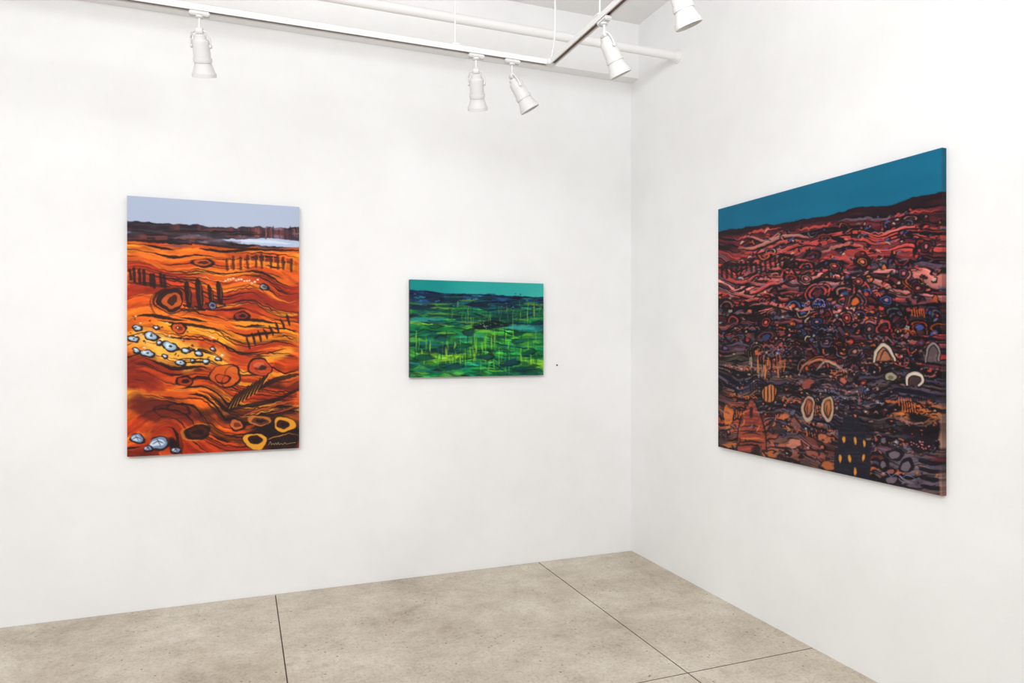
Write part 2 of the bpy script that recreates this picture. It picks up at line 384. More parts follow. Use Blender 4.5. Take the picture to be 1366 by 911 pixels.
stones = [(183, 436, 5, 3.4), (201, 447, 8, 4.6), (178, 451, 6, 3.4), (226, 461, 9.5, 5.4), (196, 470, 8, 4), (247, 467, 4.4, 3), (264, 471, 4, 2.6), (181, 466, 4.4, 2.5), (240, 483, 5.4, 3.4), (274, 481, 4, 2.3), (212, 456, 3, 2), (290, 478, 3, 2), (283, 465, 2.4, 1.6), (256, 480, 2.4, 1.8), (208, 436, 3, 1.8), (219, 474, 3, 1.8)]
for (x, y, a, b) in stones:
    A.ell(x+.5, y+.6, a+1.8, b+1.6, BLK, 10, .95, 1, .13); A.ell(x, y, a*.95, b*.92, col(150, 178, 202), 10, .97, 1, .12)
    A.ell(x-a*.1, y-b*.1, a*.6, b*.5, col(210, 224, 234), 10, .9, 1, .15)
    if a > 5: A.ell(x+a*.1, y, a*.24, b*.32, col(40, 44, 64), 10, .9, .9, .1)
for k in range(60):
    x = rnd.uniform(174, 300); y = 455+(x-235)*.2+rnd.uniform(-24, 24); A.ell(x, y, rnd.uniform(.8, 1.9), rnd.uniform(.6, 1.3), rnd.choice([BLK, BLK, col(230, 230, 220), RED]), 0, .85)
eye(346, 490, 15, 12, col(184, 60, 34), BLK, 1.6, col(110, 40, 30)); A.ell(346, 488, 7, 5, col(214, 106, 66), 0, .8, 1, .15); A.ell(349, 491, 5, 3, BLK, 0, .8, 1, .1)
eye(300, 501, 22, 14, col(206, 86, 30), BLK, 1.5); eye(296, 505, 9, 6, col(190, 66, 32), BLK, 1.5); eye(246, 508, 10, 7, RED, BLK, 2, BLK); A.ell(318, 504, 24, 16, BLK, 0, .6, 1, .1, ring=1.2, arc=(200, 100))
eye(315, 567, 9, 8, col(206, 100, 50), BLK, 2.2, col(110, 46, 36)); A.ell(340, 588, 17, 13, BLK, 0, .85, 1.2, .06); eye(340, 588, 12, 9, col(52, 26, 20), col(236, 160, 46), 4.6, BLK)
A.ell(378, 567, 15, 12, BLK, 0, .8, 1.2, .06); eye(378, 567, 11, 8.5, col(64, 30, 24), col(234, 156, 46), 4.2, BLK)
eye(346, 562, 13, 6, col(96, 54, 40), col(196, 110, 44), 2, BLK); eye(262, 576, 18, 8, col(46, 26, 22), BLK, 3, BLK, -8); A.ell(262, 576, 21, 10, col(226, 130, 44), -8, .7, 1, .08, ring=1.4, arc=(200, 120)); A.ell(238, 545, 16, 6, BLK, 10, .7, 1, .1, ring=1.4); A.ell(228, 549, 22, 9, BLK, 10, .5, 1, .1, ring=1.2)
for (x, y, a, b) in [(182, 583, 8.0, 5.4), (211, 590, 12.4, 7.4), (234, 600, 5.0, 3), (197, 597, 4.6, 3)]:
    A.ell(x+.5, y+.8, a+2.0, b+1.9, BLK, 0, .95, 1, .1); A.ell(x, y, a, b, col(120, 142, 176), 0, .95, 1, .1); A.ell(x-1, y, a*.75, b*.6, col(200, 214, 228), 0, .95, 1, .15)
    A.line([(x-a*.6, y+1), (x, y-b*.3), (x+a*.6, y+1)], 1.6, col(50, 56, 80), .8); A.line([(x-a*.2, y-b*.6), (x+a*.2, y+b*.5)], 1.4, col(50, 56, 80), .7)
# sky, hills and lake over the top of the field
sk = np.clip(.5-(Fh-2), 0, 1)
A.full(sk, mixc(SKY, col(178, 188, 210), A.noise(3, 14)*.6))
hm = np.clip(.5+Fh+(A.noise(30, 3)-.5)*3, 0, 1)*np.clip(.5-(Fh-25-(A.noise(7, 3)-.5)*8)/1.5, 0, 1)
A.full(hm, col(62, 50, 60)); A.full(hm*np.clip((A.noise(7, 60, 2)-.42)*5, 0, 1)*.9, col(38, 30, 38))
A.full(hm*np.clip((A.noise(26, 20)-.62)*5, 0, 1)*.7, col(124, 62, 58)); A.full(hm*np.clip((A.noise(9, 70)-.64)*6, 0, 1)*.7, col(132, 122, 142))
A.poly([(296, 320), (320, 317), (350, 317), (401, 322), (401, 330), (365, 328.5), (335, 326.5), (312, 323.5)], col(178, 192, 218), .96)
A.poly([(318, 319.5), (355, 320), (388, 325), (350, 324), (326, 322.5)], col(206, 216, 232), .8)
for k in range(34):
    x = rnd.uniform(318, 398); A.line([(x, rnd.uniform(302, 308)), (x+rnd.uniform(-1, 1), rnd.uniform(311, 318))], 1.6, rnd.choice([col(110, 52, 52), col(50, 38, 48), col(130, 82, 80), col(60, 44, 54)]), .75)
for k in range(26):
    y = rnd.uniform(306, 328); x = rnd.uniform(168, 320); A.line([(x, y), (x+15, y+rnd.uniform(-1, 2)), (x+rnd.uniform(25, 55), y+rnd.uniform(0, 4))], 2, rnd.choice([BLK, BLK, col(48, 36, 46), col(100, 80, 90), col(120, 60, 50)]), .8)
A.line([(255, 323), (300, 329), (350, 333), (399, 334)], 3.4, BLK, .92, .4); A.line([(168, 320), (210, 322), (255, 325)], 3.6, BLK, .92, .5)
A.ripple(1.0, 40); A.ripple(.6, 90)
A.line([(358, 594), (360.5, 590), (361.5, 594), (364, 592.4), (365.5, 594), (367.5, 592), (369, 594), (371, 591), (372, 594), (375, 592.6), (377, 594), (380, 591.5), (381.5, 593.5), (386, 592.5), (394, 591.6)], .55, col(206, 180, 130), .85, .9, .7)
art1 = A

# ---------------- the green landscape
Q2 = [(547, 373), (725, 378), (725, 500), (547, 504)]
A = Art(Q2, 420, 298, 23); rnd = random.Random(9)
A.full(np.ones_like(A.u), mixc(col(14, 132, 130), col(56, 168, 160), np.clip(A.u*.9+(A.noise(4, 5, 2)-.5)*.6, 0, 1)))
hz = A.below([(545, 388), (580, 389), (610, 392), (650, 393), (690, 396), (727, 397)])+(A.noise(7, 3)-.5)*3
FG = hz*1.0+((A.noise(2.2, 3)-.5)*34+(A.noise(5, 6)-.5)*16+(A.noise(14, 14)-.5)*5)*np.clip(hz/30, .1, 1)
A.setflow(hz+(A.noise(3, 3)-.5)*16)
EM = col(8, 116, 64); DG = col(6, 62, 50); YG = col(114, 170, 46); TL = col(16, 108, 102); GR = col(40, 140, 52); DB = col(12, 44, 58); NV = col(14, 30, 52)
gp = [(DB, TL), (DG, EM), (TL, GR), (EM, DG), (GR, EM), (DG, DB), (YG, GR), (EM, GR), (TL, DG), (GR, DB), (EM, YG), (DG, GR), (TL, EM), (DB, EM), (DG, EM), (EM, TL)]
thg = [6, 5, 7, 6]+[rnd.uniform(6, 14) for _ in range(26)]
mk = np.clip(.5+hz, 0, 1)
A.strata(FG, thg, gp, .2, mk)
for a in [(640, 415, 80, 10, col(28, 96, 60), .6), (690, 412, 36, 10, col(92, 142, 54), .6), (640, 458, 60, 16, col(52, 148, 48), .75), (590, 440, 36, 12, col(12, 100, 58), .7), (690, 470, 40, 12, col(34, 134, 62), .7), (580, 494, 50, 11, col(6, 80, 60), .9), (700, 496, 44, 7, col(6, 72, 66), .8), (562, 460, 20, 26, col(8, 92, 56), .7), (610, 482, 46, 9, col(90, 168, 46), .6),
          (572, 412, 28, 8, col(10, 54, 58), .85), (655, 430, 32, 7, col(12, 42, 52), .8), (665, 452, 14, 5, col(10, 66, 56), .7), (720, 450, 16, 14, col(14, 96, 66), .7), (600, 422, 40, 4, col(10, 50, 56), .7), (690, 424, 36, 3.5, col(12, 56, 62), .6)]:
    A.wash(*a, 0, mk, 1.8)
A.full(mk*np.clip((A.noise(7, 18, 3)-.57)*7, 0, 1)*.65, DG); A.full(mk*np.clip((A.noise(10, 14, 3)-.6)*6, 0, 1)*.6*np.clip(hz/40, 0, 1), col(112, 180, 52))
A.streak(FG, 20, .6, .22, mk); A.brushes(1100, 14, 2.0, .45, .8, mk, rnd)
A.contours(FG, thg, col(6, 38, 46), 1.2, .5, mk*.9, 8)
A.wash(700, 437, 32, 6, col(54, 152, 146), .95, 0, mk, 1.6); A.wash(566, 427, 24, 5, col(44, 142, 130), .85, 0, mk, 1.6); A.wash(640, 447, 14, 3, col(46, 142, 116), .6, 0, mk)
band = np.clip(.5+hz/1.5, 0, 1)*np.clip((17+(A.noise(5, 3)-.5)*12-hz)/5, 0, 1)
A.full(band*.95, col(16, 34, 66)); A.full(band*np.clip((A.noise(12, 50, 2)-.52)*5, 0, 1)*.8, col(32, 78, 128)); A.full(band*np.clip((A.noise(14, 44)-.56)*5, 0, 1)*.9, col(12, 18, 36)); A.full(band*np.clip((A.noise(10, 50)-.7)*6, 0, 1)*.8, col(26, 120, 118))
for k in range(80):
    y = rnd.uniform(396, 432); x = rnd.uniform(547, 715); A.line([(x, y), (x+10, y+rnd.uniform(-1.5, 1.5)), (x+rnd.uniform(14, 44), y+rnd.uniform(-2, 2))], rnd.uniform(1, 3), rnd.choice([col(10, 34, 54), NV, col(12, 54, 60), col(22, 84, 104), col(20, 104, 80), col(84, 134, 50), DG]), .8, .2, .8)
for k in range(40):
    y = rnd.uniform(436, 498); x = rnd.uniform(547, 710); A.line([(x, y), (x+10, y+rnd.uniform(-2, 2)), (x+rnd.uniform(16, 40), y+rnd.uniform(-3, 3))], rnd.uniform(1.4, 3.4), rnd.choice([DG, col(6, 56, 52), EM, col(110, 178, 50), TL]), .75, .2, 1)
for k in range(60):
    x = rnd.uniform(598, 724); y = rnd.uniform(398, 424); ln = rnd.uniform(8, 24)
    A.line([(x, y), (x+rnd.uniform(-.6, .6), y+ln*.5), (x+rnd.uniform(-.5, .5), y+ln)], rnd.uniform(.8, 1.5), rnd.choice([col(132, 164, 54), col(160, 178, 66), col(86, 146, 54), col(14, 60, 56), col(12, 40, 50)]), rnd.uniform(.4, .7), .1, 1)
for k in range(130):
    x = rnd.uniform(549, 724) if rnd.random() < .55 else rnd.gauss(640, 42); y = rnd.uniform(436, 478); ln = rnd.uniform(8, 26)
    A.line([(x, y), (x+rnd.uniform(-.8, .8), y+ln*.5), (x+rnd.uniform(-.6, .6), y+ln)], rnd.uniform(.9, 2.2), rnd.choice([col(136, 192, 50), col(164, 202, 60), col(104, 182, 50), col(8, 80, 56), col(6, 56, 50), col(8, 64, 54)]), rnd.uniform(.35, .75), .05, 1.2)
for (x, y, a, b, c) in [(655, 434, 20, 5.5, col(14, 24, 30)), (640, 407, 16, 3, col(14, 30, 48)), (626, 444, 9, 4, col(16, 56, 58)), (648, 476, 10, 4.5, col(10, 54, 58)), (681, 484, 11, 5, col(10, 52, 68)),
                        (706, 470, 8, 3.6, col(10, 66, 56)), (590, 452, 9, 3, col(12, 76, 70)), (566, 478, 12, 4, col(8, 66, 52)), (606, 490, 12, 4, col(8, 60, 56)), (578, 436, 10, 3, col(12, 74, 50)), (700, 492, 14, 4, col(8, 54, 56)), (618, 462, 8, 3, col(10, 80, 56)), (562, 410, 14, 3, col(16, 36, 60)), (694, 455, 10, 3, col(18, 90, 78))]:
    A.ell(x, y, a, b, c, -3+rnd.uniform(-5, 5), .85, 1.6, .16); A.ell(x, y-.6, a, b, np.clip(c*.5, 0, 1), -3, .7, 1, .16, ring=1.4, arc=(rnd.uniform(0, 360), 110))
for k in range(16): A.ell(rnd.uniform(640, 672), rnd.uniform(430, 438), .8, .7, rnd.choice([col(150, 170, 150), col(70, 120, 110)]), 0, .8)
for k in range(70): A.ell(rnd.uniform(549, 724), rnd.uniform(391, 413), rnd.uniform(.8, 2.4), rnd.uniform(.6, 1.2), rnd.choice([col(50, 110, 150), col(14, 20, 40), col(20, 60, 100), col(14, 26, 50)]), 0, .75)
A.ripple(1.0, 36); A.ripple(.6, 80)
art2 = A

# ---------------- the dark crowded landscape
Q3 = [(957, 279), (1255.5, 198), (1257.5, 662), (959, 596)]
A = Art(Q3, 620, 680, 37); rnd = random.Random(21)
DK = col(28, 22, 28); MAR = col(96, 44, 50); SAL = col(190, 80, 74); PNK = col(202, 130, 122); PUR = col(82, 70, 84); BLU = col(80, 98, 152); BRW = col(100, 78, 68); OR3 = col(208, 112, 56); CRM = col(204, 186, 162); NAV = col(24, 25, 40); GRY = col(106, 104, 120)
ridge = [(955, 309), (985, 304), (1010, 302), (1045, 298), (1075, 291), (1100, 289), (1140, 280), (1180, 276), (1215, 266), (1260, 257)]
hz = A.below(ridge)+(A.noise(20, 3)-.5)*5
top_v = .091+.036*A.u
big = (A.noise(4, 5)-.5)*44+(A.noise(9, 10)-.5)*24
ev3 = np.clip((A.v-top_v)*8, .1, 1)
Fl = (A.v-top_v)*440+big*ev3; Fv = Fl+(A.noise(20, 20)-.5)*8*ev3
A.setflow(Fl)
def pairs_for(n):
    out = []
    for k in range(n):
        z = k/n
        if z < .08: out.append((DK, MAR))
        elif z < .40: out.append(rnd.choice([(MAR, SAL), (SAL, PUR), (MAR, PUR), (SAL, col(146, 70, 70)), (SAL, PNK), (DK, SAL), (GRY, MAR), (SAL, MAR), (PNK, PUR), (DK, MAR), (MAR, col(150, 84, 84))]))
        elif z < .72: out.append(rnd.choice([(PUR, BRW), (col(68, 60, 72), BRW), (PUR, col(58, 52, 66)), (DK, PUR), (col(60, 56, 70), col(96, 74, 74)), (MAR, PUR), (NAV, PUR), (col(84, 86, 106), PUR), (DK, BRW)]))
        else: out.append(rnd.choice([(BRW, PUR), (PUR, col(124, 82, 68)), (col(60, 50, 56), BRW), (col(90, 82, 94), PUR), (MAR, BRW), (DK, BRW)]))
    return out
th = [rnd.uniform(5, 11) for _ in range(60)]
m = np.clip(.5+hz/1.2, 0, 1)
A.strata(Fv, th, pairs_for(60), .25, m)
for a in [(1012, 438, 60, 16, col(72, 64, 68), .7), (1000, 480, 48, 26, col(94, 78, 70), .65), (1215, 425, 45, 30, col(82, 72, 84), .6), (1040, 370, 60, 24, col(164, 76, 74), .5), (1000, 345, 40, 18, col(158, 66, 66), .6), (1160, 330, 60, 26, col(158, 66, 62), .5), (1225, 300, 34, 20, col(120, 50, 52), .5), (1120, 440, 70, 18, col(58, 54, 68), .65), (1080, 405, 50, 12, col(60, 48, 58), .5),
          (1040, 485, 28, 14, col(184, 116, 78), .7), (985, 560, 34, 34, col(176, 86, 54), .8), (1030, 575, 26, 26, col(150, 76, 54), .8), (1050, 597, 34, 14, col(190, 108, 84), .7), (1220, 550, 40, 13, col(204, 118, 62), .9), (1150, 545, 40, 20, col(78, 70, 76), .6),
          (1215, 610, 50, 50, col(110, 98, 108), .8), (1090, 600, 30, 25, col(110, 66, 58), .8), (1185, 570, 25, 20, col(88, 76, 74), .6), (985, 603, 24, 8, col(52, 44, 48), .6), (1110, 505, 36, 12, col(84, 64, 64), .6), (1240, 650, 30, 14, col(92, 82, 94), .7), (1200, 490, 50, 10, col(58, 50, 56), .6)]:
    A.wash(*a, 0, m)
A.streak(Fv, 18, .4, .25, m); A.brushes(900, 18, 2.4, .28, .7, m > .5, rnd)
A.contours(Fv, th, DK, 1.8, .38, m, 10)
A.contours(Fv+3, [rnd.uniform(3.5, 8) for _ in range(80)], DK, .9, .45, m, 14)
A.full(m*np.clip((13-hz)/6+(A.noise(12, 10)-.5), 0, 1)*.85, col(44, 28, 34))
def yline(x, f): # f=0 at the ridge, 1 at the lower rim
    tt = (x-957)/299; return (309-52*tt)*(1-f)+(596+66*tt)*f
for k in range(110):
    i = rnd.randrange(90, 640); j = rnd.randrange(0, 560)
    if m[i, j] < .5: continue
    pts = A.flow(i, j, rnd.uniform(50, 190))
    if len(pts) < 4: continue
    up = A.v[i, j] < .48
    A.line([(x+rnd.uniform(-.8, .8), y+rnd.uniform(-1.5, 1.5)) for x, y in pts], rnd.uniform(1.3, 4.2), rnd.choice([DK, DK, DK, SAL if up else BRW, SAL if up else DK, GRY, PNK*.95 if up else NAV]), rnd.uniform(.7, .95), .15, 1, 3)
# pink swells on the upper left
for k in range(15):
    x0 = rnd.uniform(952, 1010); f = .06+.32*k/15; ln = rnd.uniform(50, 120); ph = rnd.uniform(0, 6); pts = [(x0+ln*q/7, yline(x0+ln*q/7, f)+5*math.sin(ph+q*.95)) for q in range(8)]
    A.line([(x, y+3.4) for x, y in pts], 3.2, DK, .9, .2, 1.1); A.line(pts, rnd.uniform(2.6, 5), rnd.choice([SAL, PNK*.95, col(180, 86, 82), col(170, 66, 62), SAL]), .85, .15, 1.4); A.line([(x, y-1) for x, y in pts], 1.2, rnd.choice([PNK, CRM*.9, col(214, 112, 100)]), .6, .1)
# crowded seeds, loops and arches
def seed(x, y, R, c, e, rt):
    A.ell(x, y, R, R*e, c, rt, .88, 1.2, .15); A.ell(x, y, R+1, R*e+1, DK, rt, .9, 1, .15, ring=rnd.uniform(1.2, 2.2), arc=(rnd.uniform(0, 360), rnd.uniform(110, 180)))
    if R > 3: A.ell(x+rnd.uniform(-.6, .6), y+rnd.uniform(-.6, .6), R*.42, R*.38*e, rnd.choice([DK, DK, SAL, BLU, CRM, OR3]), rt, .85, 1, .15)
def loops(x, y, R, e, c1, c2, nn, gp=2.6):
    rt = rnd.choice([-90, -80, -100, -90, 90])
    for q in range(nn, -1, -1):
        rr = R+q*gp; c = c1 if q % 2 == 0 else DK
        A.ell(x, y, rr, rr*e, c if q else c2, 0, .88, 1.2, .1, ring=gp*.95 if q else None, arc=(rt, 115) if q else None)
    A.ell(x, y, R+nn*gp+1.6, (R+nn*gp+1.6)*e, DK, 0, .9, 1, .1, ring=1.7, arc=(rt, 120))
def scallops(x, y, n_, w_, c, sl):
    for q in range(n_):
        A.ell(x+q*w_, y+q*w_*sl, w_*.52, w_*.5, c, 0, .88, .9, .08, ring=1.4, arc=(-90, 95))
        if rnd.random() < .5: A.ell(x+q*w_, y+q*w_*sl, w_*.2, w_*.2, rnd.choice([OR3, SAL, CRM*.9, DK, BLU]), 0, .85)
UP = [SAL, SAL, col(204, 64, 54), PNK, PNK, MAR, BLU, BLU, col(104, 74, 110), CRM, col(174, 62, 58), OR3, OR3, DK, DK, col(112, 130, 134), GRY]
for k in range(430):
    x = rnd.uniform(960, 1254); f = .05+rnd.random()**.9*.5; y = yline(x, f); tt = (x-957)/299
    if x < 1050 and rnd.random() < .55: continue
    R = 1.2+f*8*(.5+.6*tt)*rnd.uniform(.35, 1); e = rnd.uniform(.55, .95); c = rnd.choice(UP)*rnd.uniform(.75, 1.05)
    if rnd.random() < .6: seed(x, y, R, c, e, rnd.uniform(-40, 10))
    else: loops(x, y, R*.8, e, c, rnd.choice([DK, SAL, PUR, BLU, OR3, MAR]), rnd.randint(1, 3), 2.3)
for k in range(22):                                          # the larger interlocking arches
    x = rnd.uniform(1010, 1245); f = rnd.uniform(.28, .62); y = yline(x, f); tt = (x-957)/299
    loops(x, y, rnd.uniform(2.5, 5.5), rnd.uniform(.7, 1.0), rnd.choice([SAL, PNK*.85, GRY, BLU, BRW, col(140, 84, 80), OR3*.9]), rnd.choice([DK, NAV, MAR, SAL, BLU*.8, OR3]), rnd.randint(2, 4), rnd.uniform(2.2, 3.2)*(.7+.4*tt))
for k in range(64):
    x = rnd.uniform(962, 1225); f = rnd.uniform(.42, .9); scallops(x, yline(x, f), rnd.randint(4, 9), rnd.uniform(4, 8), rnd.choice([DK, DK, DK, DK, GRY, OR3*.9, PNK*.8]), rnd.uniform(-.15, .25))
LO = [BRW*1.1, PUR, MAR, OR3, OR3, GRY, DK, DK, col(170, 90, 64), col(120, 84, 80), CRM*.8, BLU*.9]
for k in range(110):
    x = rnd.uniform(960, 1250); f = rnd.uniform(.5, .97); y = yline(x, f); tt = (x-957)/299
    R = (1.4+(5.5 if rnd.random() < .25 else 3)*rnd.random())*(.6+.5*tt); seed(x, y, R, rnd.choice(LO)*rnd.uniform(.8, 1.1), rnd.uniform(.5, 1), rnd.uniform(-30, 20))
for k in range(360):                                         # small dots
    x = rnd.uniform(960, 1254); f = rnd.uniform(.3, .98); y = yline(x, f); A.ell(x, y, rnd.uniform(.8, 1.7), rnd.uniform(.7, 1.4), rnd.choice([DK, DK, DK, OR3, CRM*.9, SAL, GRY, BLU]), 0, .85)
for k in range(20):                                          # hatched patches
    x = rnd.uniform(975, 1235); f = rnd.uniform(.35, .9); y = yline(x, f); a = rnd.uniform(-.5, .5); c = rnd.choice([DK, DK, DK, OR3, PNK*.9])
    for q in range(rnd.randint(5, 9)):
        A.line([(x+q*3.2, y+q*a-4), (x+q*3.2+1, y+q*a+rnd.uniform(3, 6))], 1.5, c, .85, .5)
for k in range(240):
    x = rnd.uniform(980, 1254); y = yline(x, rnd.uniform(.04, .34)); ln = rnd.uniform(2, 7); t = rnd.uniform(-.9, .3)
    A.line([(x, y), (x+ln*.5, y+ln*.5*t-1), (x+ln, y+ln*t)], rnd.uniform(1.0, 2.6), rnd.choice([col(206, 72, 62), SAL, PNK, GRY, DK, DK, DK, CRM, MAR, BLU]), .8, .3)
for k in range(16):
    x = 962+k*6.5; y = 362-k*.9+3*math.sin(k); A.line([(x, y-7), (x+1, y+6)], 3.4, DK, .75, .4, 1.3)
for k in range(40): A.ell(rnd.gauss(1094, 13), rnd.gauss(406, 4), .9, .9, rnd.choice([col(80, 110, 200), col(110, 130, 210)]), 0, .95)
for (x, y, R, c) in [(1182, 401, 7, BLU), (1145, 376, 5.5, SAL), (1103, 457, 8, col(96, 84, 104)), (1113, 355, 5.5, SAL), (1075, 372, 5.5, PNK), (1130, 425, 6, SAL), (1022, 430, 6, SAL), (1205, 366, 7, col(120, 66, 82)), (1160, 440, 7, PUR), (1235, 330, 7, MAR), (1062, 470, 6, PUR), (1140, 470, 7, col(104, 80, 80)), (1150, 350, 6, OR3), (1225, 385, 7, MAR), (1090, 430, 6, BLU*.8)]:
    A.ell(x, y, R+2, R*.85+2, DK, 0, .9, 1.4, .13); A.ell(x, y, R, R*.85, c, 0, .85, 1.4, .14); A.ell(x, y, R*.62, R*.5, DK, 0, .9, 1, .18, ring=1.6); A.ell(x, y, R*.3, R*.3, PNK, 0, .8)
    A.ell(x, y, R+5, R+4, DK, 0, .75, 1, .1, ring=1.7, arc=(rnd.uniform(0, 360), 130))
# rows of dashes
for row in range(28):
    y = 452+row*5.4
    for k in range(32):
        x = 1044+k*6.6+rnd.uniform(-2.5, 2.5); yy = y+(x-1050)*.02+4*math.sin(k*.4+row*.6)+rnd.uniform(-1, 1)
        if rnd.random() < .4 or (x < 1120 and row > 18): continue
        A.line([(x, yy), (x+3, yy+rnd.uniform(-1.4, .6)), (x+rnd.uniform(4, 7), yy+rnd.uniform(-1.6, 1.6))], rnd.uniform(1.3, 2.5), DK if rnd.random() < .87 else col(150, 116, 106), .9, .4)
for k in range(34):
    x = rnd.uniform(1000, 1050); y = rnd.uniform(472, 494); A.line([(x, y), (x+rnd.uniform(-1, 1), y+rnd.uniform(8, 16))], rnd.uniform(1.2, 2.2), rnd.choice([col(210, 136, 82), col(186, 106, 76), DK, DK, CRM*.85]), .7)
A.grade(1.0, 1.1, 1.06); A.grade(1.0, 1.15, 1.05, np.clip(1-np.abs(A.v-.5)/.18+(A.noise(4, 4, 2)-.5), 0, 1)*.9)
# arches, ovals, figures
def arch(pts, w, c, inner=None):
    if inner is not None: A.poly(pts, inner, .8, 2)
    A.line(pts, w+3.4, DK, .85, .8, 1.3); A.line(pts, w, c, .9, .7, 1.2); A.line([(x+.8, y+.4) for x, y in pts], w*.3, np.clip(c*1.1, 0, 1), .6, .6)
arch([(1166, 483), (1169, 469), (1177, 461), (1185, 465), (1191, 475), (1194, 481)], 4.4, CRM*.94, col(180, 112, 74)); A.line([(1174, 481), (1177, 471), (1181, 468), (1186, 474), (1188, 481)], 2, DK, .8, .6)
arch([(1210, 514), (1210, 504), (1217, 499), (1228, 501), (1231, 509), (1226, 515)], 4.2, col(206, 190, 172), col(64, 46, 48)); arch([(1235, 483), (1237, 466), (1244, 459), (1252, 467), (1253, 483)], 2.6, col(142, 124, 120), col(98, 82, 84))
A.ell(1189, 503, 9, 8, DK, 0, .9, 1.2, .1); A.ell(1189, 503, 7, 6, col(160, 150, 120), 0, .9, 1.2, .12); A.ell(1189, 504, 3.5, 3, col(90, 84, 76), 0, .9, 1, .1)
for (x, y, ci) in [(1079, 545, col(156, 84, 60)), (1105, 545, col(164, 108, 62))]:
    A.ell(x, y, 10.4, 17, DK, 4, .9, 1.3, .07); A.ell(x, y, 8.0, 14, ci, 4, .9, 1.3, .07); A.ell(x, y, 8.0, 14, col(182, 156, 134), 4, .88, 1.1, .07, ring=2.4); A.ell(x, y, 5.0, 10, DK, 4, .8, 1, .1, ring=1.3); A.ell(x, y+3, 2.4, 6, col(84, 50, 42), 0, .9, 1.2, .1); A.line([(x+1, y-6), (x+1, y+8)], 1.4, OR3, .8)
A.line([(1066, 500), (1075, 486), (1095, 481), (1115, 486), (1132, 500)], 3.6, col(180, 116, 92), .75, .3, 1.6); A.line([(1090, 494), (1104, 483), (1122, 492)], 2.6, CRM*.85, .7, .3, 1.4)
A.ell(1027, 525, 12, 15, DK, 0, .9, 1.2, .06); A.ell(1027, 525, 9.2, 12.2, col(198, 116, 62), 0, .9, 1.3, .06)
for k in range(4): A.line([(1020+k*4.6, 514), (1020.5+k*4.6, 525), (1020+k*4.6, 536)], 1.8, DK, .85, .5)
A.ell(1078, 512, 8, 6, col(140, 68, 60), 0, .9, 1.6, .16); A.ell(1130, 507, 10, 6, col(30, 22, 28), 0, .9, 1, .1, ring=2.2); A.ell(1125, 508, 4, 4, col(200, 98, 80), 0, .8, 1.3, .14)
# peaked rust house and its neighbours at lower left
A.poly([(984, 602), (988, 566), (1002, 534), (1006, 534), (1019, 568), (1024, 604)], col(154, 64, 46), .8, 2.4, False)
A.line([(984, 604), (987, 566), (1003, 532), (1020, 568), (1024, 604)], 2.2, DK, .8, .6)
for k in range(11): A.line([(991-k*.4+rnd.uniform(-3, 3), 550+k*5), (1003, 549+k*5+rnd.uniform(-2, 2)), (1014+k*.6+rnd.uniform(-3, 3), 551+k*5)], rnd.uniform(1.6, 3.2), rnd.choice([DK, DK, col(206, 112, 66), col(100, 44, 40), SAL]), .8, .3)
A.line([(1003, 545), (1003, 556)], 4, DK, .8)
for (x, y, a, b, c) in [(972, 555, 8, 12, OR3), (1036, 572, 11, 7, col(58, 44, 48)), (1060, 592, 11, 5, col(198, 124, 104)), (966, 585, 7, 8, col(74, 50, 52)), (1088, 606, 11, 5, col(150, 80, 70)), (1045, 556, 7, 5, col(200, 106, 62)), (1062, 566, 6, 8, col(120, 72, 66)), (1100, 585, 8, 6, col(180, 102, 66)), (1075, 620, 9, 5, col(60, 48, 54)),
                        (1050, 612, 9, 4, DK), (1105, 622, 10, 5, OR3 * .85), (1030, 606, 9, 4, OR3 * .9), (1010, 603, 8, 4, DK), (975, 594, 9, 4, OR3 * .9), (1200, 648, 10, 4, DK)]:
    A.ell(x, y, a, b, c, rnd.uniform(-20, 20), .82, 2, .24); A.ell(x, y, a+1, b+1, DK, 0, .8, 1, .2, ring=1.8, arc=(rnd.uniform(0, 360), 130))
for k in range(150):
    x = rnd.uniform(960, 1250); y = yline(x, rnd.uniform(.8, .99)); ln = rnd.uniform(3, 9); a = rnd.uniform(-1.6, 1.6)
    A.line([(x, y), (x+ln*.5*math.cos(a)+1, y+ln*.5*math.sin(a)), (x+ln*math.cos(a), y+ln*math.sin(a))], rnd.uniform(1.2, 2.8), rnd.choice([DK, DK, DK, DK, col(200, 110, 62), col(186, 94, 74), PUR, GRY, NAV]), .8, .4)
# grey-black stepped tower with amber windows
TW = col(30, 29, 40)
A.poly([(1113, 632), (1115, 598), (1119, 597), (1120, 574), (1124, 573), (1125, 559), (1133, 556), (1147, 557), (1149, 568), (1156, 569), (1157, 588), (1162, 590), (1163, 642)], TW, .96, 1.4, False)
for k in range(4): A.line([(1127+k*6, 560), (1126+k*6.2, 550+rnd.uniform(-2, 2))], 3.2, TW, .92, .8)
for k in range(26):
    y_ = rnd.uniform(562, 632); A.line([(rnd.uniform(1116, 1158), y_), (rnd.uniform(1118, 1160), y_+rnd.uniform(-2, 6))], rnd.uniform(1, 2), rnd.choice([col(48, 46, 58), col(20, 20, 28), col(54, 48, 52)]), .5, .3)
for (x, y) in [(1127, 587), (1142, 588), (1153, 611), (1135, 612), (1142, 629), (1154, 592), (1122, 612)]: A.ell(x, y, 1.9, 4.6, col(210, 136, 50), rnd.uniform(-10, 10), .95, 1, .1)
